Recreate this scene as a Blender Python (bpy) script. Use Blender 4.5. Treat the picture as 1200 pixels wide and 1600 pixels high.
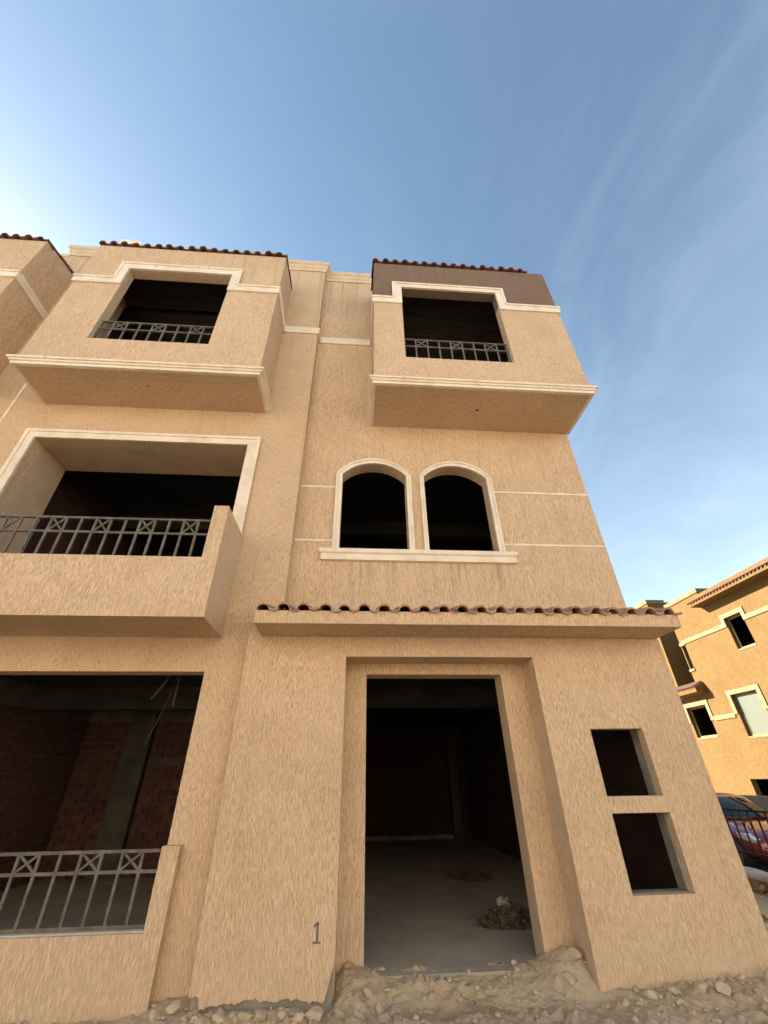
import bpy, bmesh, math, random
from mathutils import Vector, Matrix, noise as mn
random.seed(7)
for o in list(bpy.data.objects): bpy.data.objects.remove(o)
scene = bpy.context.scene
COL = scene.collection
H = 1.6                       # eye height: everything measured from the eye is lifted by this

# ------------------------------------------------------------------ camera
cd = bpy.data.cameras.new('camera'); cam = bpy.data.objects.new('camera', cd); COL.objects.link(cam)
cd.sensor_fit = 'VERTICAL'; cd.sensor_height = 24.0; cd.lens = 641.6/1600*24.0
cd.clip_start = 0.05; cd.clip_end = 3000
yaw, pitch, roll = math.radians(4.519), math.radians(33.061), math.radians(-0.886)
fw = Vector((math.sin(yaw)*math.cos(pitch), math.cos(yaw)*math.cos(pitch), math.sin(pitch)))
rt0 = Vector((math.cos(yaw), -math.sin(yaw), 0)); up0 = rt0.cross(fw)
rt = rt0*math.cos(roll)+up0*math.sin(roll); up = -rt0*math.sin(roll)+up0*math.cos(roll)
cam.matrix_world = Matrix(((rt.x,up.x,-fw.x,0),(rt.y,up.y,-fw.y,0),(rt.z,up.z,-fw.z,H),(0,0,0,1)))
scene.camera = cam

# ------------------------------------------------------------------ sky and sun
SUN_AZ, SUN_EL = math.radians(60), math.radians(29)     # azimuth to the left of +Y
to_sun = Vector((-math.sin(SUN_AZ)*math.cos(SUN_EL), math.cos(SUN_AZ)*math.cos(SUN_EL), math.sin(SUN_EL)))
world = bpy.data.worlds.new('World'); scene.world = world; world.use_nodes = True
nt = world.node_tree; nt.nodes.clear()
def N(t, nt_, **kw):
    n = nt_.nodes.new(t)
    for k, v in kw.items(): setattr(n, k, v)
    return n
sky = N('ShaderNodeTexSky', nt, sky_type='NISHITA', sun_disc=False)
sky.sun_elevation = SUN_EL; sky.sun_rotation = -SUN_AZ
sky.air_density = 1.0; sky.dust_density = 0.6; sky.ozone_density = 0.5; sky.altitude = 100
tc = N('ShaderNodeTexCoord', nt); sep = N('ShaderNodeSeparateXYZ', nt)
nt.links.new(tc.outputs['Generated'], sep.inputs[0])
def wmath(op, a, b=None, c=None):
    m = N('ShaderNodeMath', nt, operation=op)
    for i, v in enumerate((a, b, c)):
        if v is None: continue
        if isinstance(v, (int, float)): m.inputs[i].default_value = v
        else: nt.links.new(v, m.inputs[i])
    return m.outputs[0]
zc = wmath('ADD', wmath('MAXIMUM', sep.outputs[2], 0.0), 0.22)
pu = wmath('DIVIDE', sep.outputs[0], zc); pv = wmath('DIVIDE', sep.outputs[1], zc)
cb = N('ShaderNodeCombineXYZ', nt); nt.links.new(pu, cb.inputs[0]); nt.links.new(pv, cb.inputs[1])
mp = N('ShaderNodeMapping', nt); nt.links.new(cb.outputs[0], mp.inputs[0])
mp.inputs['Rotation'].default_value = (0, 0, math.radians(-38)); mp.inputs['Scale'].default_value = (1.9, 1.5, 1); mp.inputs['Location'].default_value = (1.3, 0.4, 0)
n1 = N('ShaderNodeTexNoise', nt); n1.inputs['Scale'].default_value = 1.2; n1.inputs['Detail'].default_value = 9; n1.inputs['Roughness'].default_value = 0.62; n1.inputs['Distortion'].default_value = 0.9
nt.links.new(mp.outputs[0], n1.inputs['Vector'])
mp2 = N('ShaderNodeMapping', nt); nt.links.new(cb.outputs[0], mp2.inputs[0]); mp2.inputs['Location'].default_value = (-0.95, 3.1, 2.0)
n2 = N('ShaderNodeTexNoise', nt); n2.inputs['Scale'].default_value = 0.75; n2.inputs['Detail'].default_value = 3
nt.links.new(mp2.outputs[0], n2.inputs['Vector'])
r1 = N('ShaderNodeMapRange', nt); r1.interpolation_type = 'SMOOTHSTEP'; nt.links.new(n1.outputs[0], r1.inputs[0]); r1.inputs[1].default_value = 0.38; r1.inputs[2].default_value = 0.88
r2 = N('ShaderNodeMapRange', nt); r2.interpolation_type = 'SMOOTHSTEP'; nt.links.new(n2.outputs[0], r2.inputs[0]); r2.inputs[1].default_value = 0.36; r2.inputs[2].default_value = 0.62
veil = wmath('MULTIPLY', wmath('POWER', wmath('SUBTRACT', 1.0, wmath('MINIMUM', wmath('MAXIMUM', sep.outputs[2], 0.0), 1.0)), 2.0), 0.42)
cm = wmath('MINIMUM', wmath('ADD', veil, wmath('MULTIPLY', wmath('MULTIPLY', r1.outputs[0], r2.outputs[0]), 0.15)), 0.85)
mix = N('ShaderNodeMix', nt, data_type='RGBA'); nt.links.new(cm, mix.inputs[0]); tint = N('ShaderNodeMix', nt, data_type='RGBA', blend_type='MULTIPLY'); tint.inputs[0].default_value = 1.0; tint.inputs[7].default_value = (1.02, 1.09, 1.0, 1)   # the photograph's white balance: a slightly cyan blue
nt.links.new(sky.outputs[0], tint.inputs[6]); nt.links.new(tint.outputs[2], mix.inputs[6]); mix.inputs[7].default_value = (6.0, 6.6, 7.2, 1)
bg = N('ShaderNodeBackground', nt); nt.links.new(mix.outputs[2], bg.inputs[0]); bg.inputs[1].default_value = 0.05
wo = N('ShaderNodeOutputWorld', nt); nt.links.new(bg.outputs[0], wo.inputs[0])
sd = bpy.data.lights.new('sun', 'SUN'); sun = bpy.data.objects.new('sun', sd); COL.objects.link(sun)
sd.energy = 5.0; sd.angle = math.radians(0.53); sd.color = (1.0, 0.92, 0.82)
sun.rotation_euler = (-to_sun).to_track_quat('-Z', 'Y').to_euler(); sun.location = (-10, 5, 30)
scene.view_settings.view_transform = 'Standard'; scene.view_settings.look = 'None'
scene.view_settings.gamma = 1; scene.view_settings.exposure = 2.42
scene.render.resolution_x = 768; scene.render.resolution_y = 1024
scene.render.engine = 'CYCLES'
scene.cycles.max_bounces = 10; scene.cycles.diffuse_bounces = 6

# ------------------------------------------------------------------ material helpers
def newmat(name):
    m = bpy.data.materials.new(name); m.use_nodes = True
    t = m.node_tree; b = t.nodes['Principled BSDF']
    return m, t, b
class NB:
    def __init__(s, t): s.t = t
    def n(s, typ, ins=None, **kw):
        x = s.t.nodes.new(typ)
        for k, v in kw.items(): setattr(x, k, v)
        for k, v in (ins or {}).items(): s.set(x, k, v)
        return x
    def set(s, x, k, v):
        if isinstance(v, bpy.types.NodeSocket): s.t.links.new(v, x.inputs[k])
        else: x.inputs[k].default_value = v
    def math(s, op, a, b=0.0): return s.n('ShaderNodeMath', {0: a, 1: b}, operation=op).outputs[0]
    def vmul(s, a, b): return s.n('ShaderNodeVectorMath', {0: a, 1: b}, operation='MULTIPLY').outputs[0]
    def noise(s, vec, scale, detail=3, rough=0.55, dist=0.0):
        return s.n('ShaderNodeTexNoise', {'Vector': vec, 'Scale': scale, 'Detail': detail, 'Roughness': rough, 'Distortion': dist}).outputs[0]
    def rng(s, v, a, b, c=0.0, d=1.0, smooth=True):
        x = s.n('ShaderNodeMapRange', {0: v, 1: a, 2: b, 3: c, 4: d})
        if smooth: x.interpolation_type = 'SMOOTHSTEP'
        return x.outputs[0]
    def mix(s, f, a, b, blend='MIX'):
        x = s.n('ShaderNodeMix', None, data_type='RGBA', blend_type=blend)
        s.set(x, 0, f); s.set(x, 6, a); s.set(x, 7, b); return x.outputs[2]
def rgb(*c): return (c[0], c[1], c[2], 1)

def plaster(name, light, dark, fine=1.0, depth=0.006, stain=None, dust=None, amount=1.0):
    """sandy plaster scratched downwards while wet: thin short furrows, on soffits they run away from the wall"""
    m, t, b = newmat(name); k = NB(t)
    geo = k.n('ShaderNodeNewGeometry'); P = geo.outputs['Position']; sp_ = k.n('ShaderNodeSeparateXYZ', {0: P})
    nz = k.n('ShaderNodeSeparateXYZ', {0: geo.outputs['True Normal']}).outputs[2]
    flat = k.math('GREATER_THAN', k.math('ABSOLUTE', nz), 0.6)
    Pv = k.n('ShaderNodeMix', {0: flat}, data_type='VECTOR')
    t.links.new(k.vmul(P, (125*fine, 125*fine, 17*fine)), Pv.inputs[4]); t.links.new(k.vmul(P, (125*fine, 17*fine, 125*fine)), Pv.inputs[5])
    V = Pv.outputs[1]
    a = k.noise(V, 1.0, 2, 0.6, 0.3)                               # furrows a finger wide
    a2 = k.noise(k.vmul(V, (.46, .46, .40)), 1.0, 2, 0.6, 0.2)     # broader passes of the trowel
    clump = k.noise(P, 2.3, 4, .6)
    sand = k.noise(P, 150, 2, 0.75)
    g1 = k.rng(a, 0.36, 0.56); g2 = k.rng(a2, 0.36, 0.60)
    amt = k.rng(clump, 0.32, 0.68, 0.68, 1.0)
    groove = k.math('SUBTRACT', 1.0, k.math('ADD', k.math('MULTIPLY', k.math('SUBTRACT', 1.0, g1), 0.80), k.math('MULTIPLY', k.math('SUBTRACT', 1.0, g2), 0.20)))
    c = k.mix(k.math('MULTIPLY', k.math('SUBTRACT', 1.0, groove), k.math('MULTIPLY', amt, amount)), rgb(*light), rgb(*dark))  # furrow shade deepened in the colour, as the bump alone shades faintly
    c = k.mix(k.rng(k.noise(P, 0.8, 6, 0.62), 0.38, 0.72, 0.0, 0.34), c, rgb(dark[0]*1.04, dark[1]*1.0, dark[2]*0.92))
    c = k.mix(k.rng(sand, 0.35, 0.75, 0.0, 0.30), c, rgb(light[0]*1.1, light[1]*1.1, light[2]*1.12))
    c = k.mix(k.rng(k.noise(P, 260, 1, .6), 0.62, 0.75, 0.0, 0.5), c, rgb(dark[0]*.7, dark[1]*.65, dark[2]*.6))
    drip = k.noise(k.vmul(P, (7, 7, 0.30)), 1.0, 5, 0.65)
    c = k.mix(k.math('MULTIPLY', k.rng(drip, 0.55, 0.75), 0.45 if stain else 0.24), c, rgb(*(stain or (dark[0]*.72, dark[1]*.72, dark[2]*.74))))
    if dust:
        # rain streaks that run down from the window sill and from the roof cornice
        run = k.rng(k.noise(k.vmul(P, (13, 13, 0.22)), 1.0, 4, 0.6), 0.46, 0.70)
        X_, Z_ = sp_.outputs[0], sp_.outputs[2]
        sill = k.math('MULTIPLY', k.math('MULTIPLY', k.rng(Z_, 3.45, 4.10), k.math('LESS_THAN', Z_, 4.12)), k.math('MULTIPLY', k.math('GREATER_THAN', X_, -.47), k.math('LESS_THAN', X_, 2.26)))
        roof = k.math('MULTIPLY', k.rng(Z_, 9.1, 11.2), .8)
        c = k.mix(k.math('MULTIPLY', k.math('MULTIPLY', run, k.math('MAXIMUM', sill, roof)), .55), c, rgb(.27, .20, .14))
        e = k.noise(k.vmul(P, (3.5, 3.5, 1.6)), 1.0, 5, .65)
        low = k.rng(k.math('ADD', sp_.outputs[2], k.math('MULTIPLY', e, -1.3)), -.55, .45, 1.0, 0.0)
        c = k.mix(k.math('MULTIPLY', low, .35), c, rgb(*dust))
    h = k.math('ADD', groove, k.math('MULTIPLY', sand, 0.35))
    bump = k.n('ShaderNodeBump', {'Strength': 0.8, 'Distance': depth, 'Height': h})
    k.set(b, 'Base Color', c); k.set(b, 'Roughness', 0.93); k.set(b, 'Normal', bump.outputs[0]); k.set(b, 'Specular IOR Level', 0.15)
    return m
def simple(name, c1, c2, scale=6, rough=0.85, bumpd=0.0, bscale=40, metal=0.0, spec=0.3, stretch=(1, 1, 1)):
    m, t, b = newmat(name); k = NB(t)
    P = k.vmul(k.n('ShaderNodeNewGeometry').outputs['Position'], stretch)
    f = k.rng(k.noise(P, scale, 5, 0.62), 0.32, 0.68)
    k.set(b, 'Base Color', k.mix(f, rgb(*c1), rgb(*c2))); k.set(b, 'Roughness', rough); k.set(b, 'Metallic', metal); k.set(b, 'Specular IOR Level', spec)
    if bumpd: k.set(b, 'Normal', k.n('ShaderNodeBump', {'Strength': 0.8, 'Distance': bumpd, 'Height': k.noise(P, bscale, 4, 0.65)}).outputs[0])
    return m
M = {}
M['plaster'] = plaster('raked_plaster', (0.705, 0.522, 0.352), (0.43, 0.285, 0.165), dust=(.60, .46, .335))
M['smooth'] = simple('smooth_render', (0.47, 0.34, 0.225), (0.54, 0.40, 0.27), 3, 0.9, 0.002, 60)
M['brown'] = plaster('brown_plaster', (0.225, 0.152, 0.108), (0.15, 0.098, 0.068), depth=0.004, stain=(0.36, 0.25, 0.16))
M['orange'] = plaster('orange_plaster', (0.152, 0.093, 0.034), (0.098, 0.054, 0.017), fine=0.55, depth=0.008)
M['orange_trim'] = simple('cream_trim', (0.18, 0.138, 0.074), (0.155, 0.115, 0.058), 5, 0.85, 0.002)
def trim_mat():
    m, t, b = newmat('cream_moulding'); k = NB(t)
    P = k.n('ShaderNodeNewGeometry').outputs['Position']
    c = k.mix(k.rng(k.noise(P, 4, 5), .35, .7), rgb(.78, .69, .57), rgb(.68, .58, .46))
    g = k.noise(k.vmul(P, (14, 14, 3)), 1.0, 6, 0.7)
    c = k.mix(k.rng(g, .57, .74, 0, .42), c, rgb(.24, .17, .11))
    k.set(b, 'Base Color', c); k.set(b, 'Roughness', .85); k.set(b, 'Specular IOR Level', .2)
    k.set(b, 'Normal', k.n('ShaderNodeBump', {'Strength': .5, 'Distance': .003, 'Height': k.noise(P, 55, 4)}).outputs[0])
    return m
M['trim'] = trim_mat()
M['trim_tan'] = simple('tan_cornice', (.62, .49, .35), (.54, .41, .28), 5, .88, .003, 50)
M['concrete'] = simple('raw_concrete', (0.20, 0.18, 0.15), (0.30, 0.27, 0.225), 5, 0.92, 0.006, 18)
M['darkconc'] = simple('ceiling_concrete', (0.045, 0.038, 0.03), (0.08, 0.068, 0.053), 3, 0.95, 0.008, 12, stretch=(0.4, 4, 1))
M['floor'] = simple('dusty_floor', (0.33, 0.285, 0.225), (0.42, 0.37, 0.295), 2.2, 0.95, 0.006, 35)
M['column'] = simple('column_concrete', (0.08, 0.072, 0.05), (0.12, 0.108, 0.078), 4, 0.95, 0.006, 25)
M['mortar'] = simple('mortar', (0.12, 0.10, 0.08), (0.17, 0.145, 0.115), 6, 0.95, 0.006, 40)
def brick_mat():
    m, t, b = newmat('red_clay_brick'); k = NB(t)
    r = k.n('ShaderNodeObjectInfo').outputs['Random']; P = k.n('ShaderNodeNewGeometry').outputs['Position']
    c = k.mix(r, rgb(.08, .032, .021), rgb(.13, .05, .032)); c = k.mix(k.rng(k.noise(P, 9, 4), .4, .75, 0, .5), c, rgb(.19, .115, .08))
    k.set(b, 'Base Color', c); k.set(b, 'Roughness', .95)
    k.set(b, 'Normal', k.n('ShaderNodeBump', {'Strength': .7, 'Distance': .004, 'Height': k.noise(P, 60, 4)}).outputs[0])
    return m
M['brick'] = brick_mat()
def brickwall_mat():
    m, t, b = newmat('brickwork'); k = NB(t)
    P = k.n('ShaderNodeNewGeometry').outputs['Position']; s_ = k.n('ShaderNodeSeparateXYZ', {0: P})
    uv = k.n('ShaderNodeCombineXYZ', {0: k.math('ADD', s_.outputs[0], s_.outputs[1]), 1: s_.outputs[2]}).outputs[0]
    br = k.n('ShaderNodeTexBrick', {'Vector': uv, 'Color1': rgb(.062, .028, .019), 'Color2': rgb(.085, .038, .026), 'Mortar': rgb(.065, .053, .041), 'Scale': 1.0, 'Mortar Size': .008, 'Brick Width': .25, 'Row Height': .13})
    k.set(b, 'Base Color', br.outputs[0]); k.set(b, 'Roughness', .95)
    k.set(b, 'Normal', k.n('ShaderNodeBump', {'Strength': .8, 'Distance': .01, 'Height': k.math('SUBTRACT', 1.0, br.outputs[1])}).outputs[0])
    return m
M['brickwork'] = brickwall_mat()
def tile_mat(name, a, b_, dust):
    m, t, b = newmat(name); k = NB(t)
    r = k.n('ShaderNodeObjectInfo').outputs['Random']; P = k.n('ShaderNodeNewGeometry').outputs['Position']
    c = k.mix(r, rgb(*a), rgb(*b_)); c = k.mix(k.rng(k.noise(P, 11, 5, .65), .38, .7, 0, .75), c, rgb(*dust))
    k.set(b, 'Base Color', c); k.set(b, 'Roughness', .85)
    k.set(b, 'Normal', k.n('ShaderNodeBump', {'Strength': .6, 'Distance': .004, 'Height': k.noise(P, 45, 4)}).outputs[0])
    return m
M['tile'] = tile_mat('terracotta_tile', (.13, .055, .038), (.21, .09, .06), (.13, .07, .052))
M['tile_dusty'] = tile_mat('dusty_tile', (.38, .225, .15), (.48, .30, .21), (.25, .145, .095))
M['tile_pink'] = tile_mat('sunlit_pink_tile', (.16, .085, .058), (.20, .11, .075), (.12, .065, .045))
def iron_mat():
    m, t, b = newmat('weathered_iron'); k = NB(t)
    P = k.n('ShaderNodeNewGeometry').outputs['Position']
    c = k.mix(k.rng(k.noise(P, 8, 4), .4, .65), rgb(.105, .09, .07), rgb(.165, .143, .115))
    c = k.mix(k.rng(k.noise(P, 3.3, 5, .7), .55, .68, 0, .75), c, rgb(.16, .075, .04))
    k.set(b, 'Base Color', c); k.set(b, 'Roughness', .75); k.set(b, 'Metallic', .1)
    return m
M['iron'] = iron_mat()
M['darkiron'] = simple('dark_fence_iron', (.012, .010, .009), (.03, .022, .017), 8, .6, 0, 40, .3)
def dirt_mat():
    m, t, b = newmat('dry_dirt'); k = NB(t)
    P = k.n('ShaderNodeNewGeometry').outputs['Position']
    c = k.mix(k.rng(k.noise(P, 1.4, 6, .6), .35, .65), rgb(.52, .385, .235), rgb(.56, .445, .30))
    c = k.mix(k.rng(k.noise(P, 7, 6, .7), .5, .7, 0, .8), c, rgb(.52, .44, .33))
    c = k.mix(k.rng(k.noise(P, 45, 3, .7), .58, .74, 0, .4), c, rgb(.30, .235, .16))
    k.set(b, 'Base Color', c); k.set(b, 'Roughness', .97); k.set(b, 'Specular IOR Level', .1)
    h = k.math('ADD', k.noise(P, 28, 6, .7), k.math('MULTIPLY', k.noise(P, 120, 3, .7), .4))
    k.set(b, 'Normal', k.n('ShaderNodeBump', {'Strength': 1.0, 'Distance': .02, 'Height': h}).outputs[0])
    return m
M['dirt'] = dirt_mat()
M['stone'] = simple('rubble_stone', (.42, .33, .22), (.52, .42, .30), 9, .95, .006, 40)
M['wallstone'] = simple('ochre_wall_stone', (.27, .19, .11), (.38, .29, .18), 5, .95, .02, 14)
M['cement'] = simple('pale_cement', (.40, .365, .31), (.50, .46, .39), 6, .95, .01, 18)
M['greywall'] = simple('grey_cement_render', (.17, .155, .13), (.22, .20, .17), 4, .95, .004, 30)
M['asphalt'] = simple('dusty_asphalt', (.09, .08, .07), (.13, .115, .10), 3, .95, .006, 60)
M['paint1'] = simple('stencil_paint', (.10, .095, .085), (.17, .155, .135), 30, .9)
M['pipe'] = simple('pale_conduit', (.20, .145, .085), (.25, .18, .115), 8, .6)
M['wire'] = simple('grey_wire', (.18, .17, .15), (.22, .21, .19), 8, .5)
M['litter'] = simple('dry_litter', (.05, .036, .026), (.17, .12, .08), 18, .95)
M['rag'] = simple('pale_rag', (.26, .225, .20), (.34, .30, .27), 10, .95)
m_, t_, b_ = newmat('red_car_paint'); b_.inputs['Base Color'].default_value = rgb(.20, .012, .022); b_.inputs['Roughness'].default_value = .25; b_.inputs['Metallic'].default_value = .25; b_.inputs['Coat Weight'].default_value = 1; b_.inputs['Coat Roughness'].default_value = .04; M['carpaint'] = m_
m_, t_, b_ = newmat('dark_glass'); b_.inputs['Base Color'].default_value = rgb(.015, .018, .02); b_.inputs['Roughness'].default_value = .04; b_.inputs['Specular IOR Level'].default_value = .5; M['glass'] = m_
m_, t_, b_ = newmat('frosted_glass'); b_.inputs['Base Color'].default_value = rgb(.09, .098, .07); b_.inputs['Roughness'].default_value = .3; M['frosted'] = m_
m_, t_, b_ = newmat('tyre_rubber'); b_.inputs['Base Color'].default_value = rgb(.025, .024, .023); b_.inputs['Roughness'].default_value = .8; M['rubber'] = m_
m_, t_, b_ = newmat('alloy'); b_.inputs['Base Color'].default_value = rgb(.5, .5, .5); b_.inputs['Roughness'].default_value = .35; b_.inputs['Metallic'].default_value = .85; M['alloy'] = m_
m_, t_, b_ = newmat('black_trim'); b_.inputs['Base Color'].default_value = rgb(.015, .015, .015); b_.inputs['Roughness'].default_value = .5; M['black'] = m_
m_, t_, b_ = newmat('headlamp_lens'); b_.inputs['Base Color'].default_value = rgb(.7, .72, .74); b_.inputs['Roughness'].default_value = .08; b_.inputs['Metallic'].default_value = .5; M['lamp'] = m_

# ------------------------------------------------------------------ mesh helpers
class G:
    def __init__(s): s.v = []; s.f = []
    def add(s, vs, fs):
        o = len(s.v); s.v += [tuple(v) for v in vs]; s.f += [tuple(i+o for i in f) for f in fs]
    def box(s, x0, x1, y0, y1, z0, z1):
        s.add([(x0,y0,z0),(x1,y0,z0),(x1,y1,z0),(x0,y1,z0),(x0,y0,z1),(x1,y0,z1),(x1,y1,z1),(x0,y1,z1)],
              [(0,3,2,1),(4,5,6,7),(0,1,5,4),(1,2,6,5),(2,3,7,6),(3,0,4,7)]); return s
    def extrude(s, poly, fn, a, b):
        """poly: 2D outline; fn(u, v, d) gives a point; extruded from depth a to b"""
        n = len(poly)
        s.add([fn(u, v, a) for u, v in poly]+[fn(u, v, b) for u, v in poly],
              [tuple(range(n)), tuple(range(2*n-1, n-1, -1))]+[(i, i+n, (i+1) % n+n, (i+1) % n) for i in range(n)]); return s
    def bar(s, p, q, w, h=None):
        p = Vector(p); q = Vector(q); h = h or w; d = (q-p).normalized()
        a = d.cross(Vector((0, 1, 0)));  a = a.normalized() if a.length > .05 else Vector((1, 0, 0))
        b = d.cross(a).normalized(); vs = []
        for c in (p, q):
            for i, j in ((-1,-1),(1,-1),(1,1),(-1,1)): vs.append(c+a*i*w/2+b*j*h/2)
        s.add(vs, [(3,2,1,0),(4,5,6,7),(0,1,5,4),(1,2,6,5),(2,3,7,6),(3,0,4,7)]); return s
    def tube(s, pts, r, n=8):
        pts = [Vector(p) for p in pts]; rings = []
        for i, p in enumerate(pts):
            d = (pts[min(i+1, len(pts)-1)]-pts[max(i-1, 0)]).normalized()
            a = d.orthogonal().normalized(); b = d.cross(a)
            rr = r[i] if isinstance(r, (list, tuple)) else r
            rings.append([p+(a*math.cos(2*math.pi*k/n)+b*math.sin(2*math.pi*k/n))*rr for k in range(n)])
        vs = [v for R in rings for v in R]; m = len(pts)
        fs = [(i*n+k, i*n+(k+1) % n, (i+1)*n+(k+1) % n, (i+1)*n+k) for i in range(m-1) for k in range(n)]
        s.add(vs, fs+[tuple(range(n-1, -1, -1)), tuple(range((m-1)*n, m*n))]); return s
    def sweep(s, path, prof):
        """closed profile [(out, z)] swept along an open plan polyline; out is to the right of travel"""
        n = len(path); P = [Vector(p) for p in path]; offs = []
        for i in range(n):
            def nrm(a, b): d = (b-a).normalized(); return Vector((d.y, -d.x))
            if i == 0: o = nrm(P[0], P[1])
            elif i == n-1: o = nrm(P[-2], P[-1])
            else:
                a = nrm(P[i-1], P[i]); b = nrm(P[i], P[i+1]); o = (a+b)/(1+a.dot(b))
            offs.append(o)
        m = len(prof); vs = []
        for p, o in zip(P, offs):
            for u, z in prof: q = p+o*u; vs.append((q.x, q.y, z))
        fs = [(i*m+k, (i+1)*m+k, (i+1)*m+(k+1) % m, i*m+(k+1) % m) for i in range(n-1) for k in range(m)]
        s.add(vs, fs+[tuple(range(m)), tuple(range((n-1)*m+m-1, (n-1)*m-1, -1))]); return s
    def wall(s, u0, u1, z0, z1, d0, d1, holes, fn):
        """slab in the (u, z) plane from depth d0 to d1 with rectangular holes (ua, ub, za, zb)"""
        us = sorted(set([u0, u1]+[min(max(h[i], u0), u1) for h in holes for i in (0, 1)])); zs = sorted(set([z0, z1]+[min(max(h[i], z0), z1) for h in holes for i in (2, 3)]))
        nu, nz = len(us)-1, len(zs)-1
        def solid(i, j):
            if i < 0 or j < 0 or i >= nu or j >= nz: return False
            u = (us[i]+us[i+1])/2; z = (zs[j]+zs[j+1])/2
            return not any(h[0] < u < h[1] and h[2] < z < h[3] for h in holes)
        idx = {}; vs = []; fs = []
        def V(i, j, k):
            if (i, j, k) not in idx: idx[(i, j, k)] = len(vs); vs.append(fn(us[i], zs[j], (d0, d1)[k]))
            return idx[(i, j, k)]
        for i in range(nu):
            for j in range(nz):
                if not solid(i, j): continue
                fs.append((V(i,j,0), V(i+1,j,0), V(i+1,j+1,0), V(i,j+1,0))); fs.append((V(i,j,1), V(i,j+1,1), V(i+1,j+1,1), V(i+1,j,1)))
                if not solid(i-1, j): fs.append((V(i,j,0), V(i,j+1,0), V(i,j+1,1), V(i,j,1)))
                if not solid(i+1, j): fs.append((V(i+1,j,0), V(i+1,j,1), V(i+1,j+1,1), V(i+1,j+1,0)))
                if not solid(i, j-1): fs.append((V(i,j,0), V(i,j,1), V(i+1,j,1), V(i+1,j,0)))
                if not solid(i, j+1): fs.append((V(i,j+1,0), V(i+1,j+1,0), V(i+1,j+1,1), V(i,j+1,1)))
        s.add(vs, fs); return s
ORG = {}
XZ = lambda u, z, d: (u, d, z)          # wall facing the camera
YZ = lambda u, z, d: (d, u, z)          # wall facing sideways
def place(o, pos, parent=None):
    pos = Vector(pos); ORG[o.name] = pos
    if parent is not None: o.parent = parent; o.location = pos-ORG[parent.name]
    else: o.location = pos
def empty(name, pos, label=None, cat=None, group=None, kind=None):
    o = bpy.data.objects.new(name, None); COL.objects.link(o); o.empty_display_size = .2; place(o, pos); tag(o, label, cat, group, kind); return o
def tag(o, label=None, cat=None, group=None, kind=None):
    for k, v in (('label', label), ('category', cat), ('group', group), ('kind', kind)):
        if v: o[k] = v
    return o
def mesh_from(name, g, mat, org, smooth=False):
    me = bpy.data.meshes.new(name); me.from_pydata([(x-org[0], y-org[1], z-org[2]) for x, y, z in g.v], [], g.f)
    bm = bmesh.new(); bm.from_mesh(me); bmesh.ops.recalc_face_normals(bm, faces=bm.faces); bm.to_mesh(me); bm.free()
    me.materials.append(M[mat] if isinstance(mat, str) else mat)
    if smooth:
        for p in me.polygons: p.use_smooth = True
    return me
def mk(name, g, mat, parent=None, bevel=0.0, smooth=False, label=None):
    xs, ys, zs = zip(*g.v); org = ((min(xs)+max(xs))/2, (min(ys)+max(ys))/2, min(zs))
    o = bpy.data.objects.new(name, mesh_from(name, g, mat, org, smooth)); COL.objects.link(o); place(o, org, parent)
    if bevel:
        b = o.modifiers.new('edge', 'BEVEL'); b.width = bevel; b.segments = 2; b.limit_method = 'ANGLE'; b.angle_limit = math.radians(50); b.use_clamp_overlap = True
    if label: o['label'] = label
    return o
def inst(name, me, pos, rot=(0, 0, 0), parent=None, scale=(1, 1, 1)):
    o = bpy.data.objects.new(name, me); COL.objects.link(o); place(o, pos, parent); o.rotation_euler = rot; o.scale = scale; return o
def box(name, b, mat, parent=None, bevel=0.0, label=None): return mk(name, G().box(*b), mat, parent, bevel, label=label)
def Z(z): return z+H

# ------------------------------------------------------------------ ground
def smooth01(t): t = min(max(t, 0), 1); return t*t*(3-2*t)
def gauss(x, y, cx, cy, sx, sy): return math.exp(-((x-cx)/sx)**2-((y-cy)/sy)**2)
def base_h(x, y):
    h = 0.10
    h -= 0.10*smooth01((4.4-y)/3.5)
    h += 0.055*smooth01((x-1.9)/.6)*gauss(0, y, 0, 4.75, 1, .35)*(1 if x < 4.5 else math.exp(-((x-4.5)/.6)**2))
    if -0.1 < x < 2.1: h += (0.10+.012*smooth01((y-4.90)/.06)*(1+mn.noise(Vector((x*3.1, y*5, 2.0)))))*smooth01((y-4.62)/.32)*min(1, (x+.1)/.1, (2.1-x)/.1)
    h += 0.11*gauss(x, y, 1.98, 4.98, .26, .22) + 0.05*gauss(x, y, .0, 5.0, .25, .2)
    h += 0.035*gauss(x, y, -.65, 4.66, .6, .12)+0.08*gauss(x, y, -1.33, 4.86, .22, .15) + .05*gauss(x, y, 3.1, 4.5, .5, .25)+.04*gauss(x, y, .9, 4.45, .5, .12)
    if y > 5.15 and -5.6 < x < 3.6: h = min(h, .1)
    h -= 0.36*smooth01((x-6.42)/.3)
    h -= 1.10*smooth01((x-12.6)/1.5)
    return h
def ground_h(x, y):
    h = base_h(x, y)
    if -6 < x < 7.5 and 3.2 < y < 9.5:
        w = smooth01((y-3.2)/.6)*(1 if y < 5.2 or x > 3.7 else .1)
        p = Vector((x, y, 0))
        h += w*(0.030*mn.noise(p*3.1)+0.020*mn.noise(p*8.3+Vector((3, 1, 5))))
        d = mn.voronoi(p*9.0+Vector((mn.noise(p*6)*.5, mn.noise(p*6+Vector((9, 9, 9)))*.5, 0)))[0]
        lump = smooth01((.30+.95*mn.noise(p*2.2+Vector((1, 7, 0)))+.5*mn.noise(p*5.1))/.6)
        h += w*lump*0.060*(d[1]-d[0])+w*lump*.026*(.5-mn.voronoi(p*23)[0][0])
        h += w*0.015*mn.noise(p*26)+w*.010*mn.noise(p*52)
    return h
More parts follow.
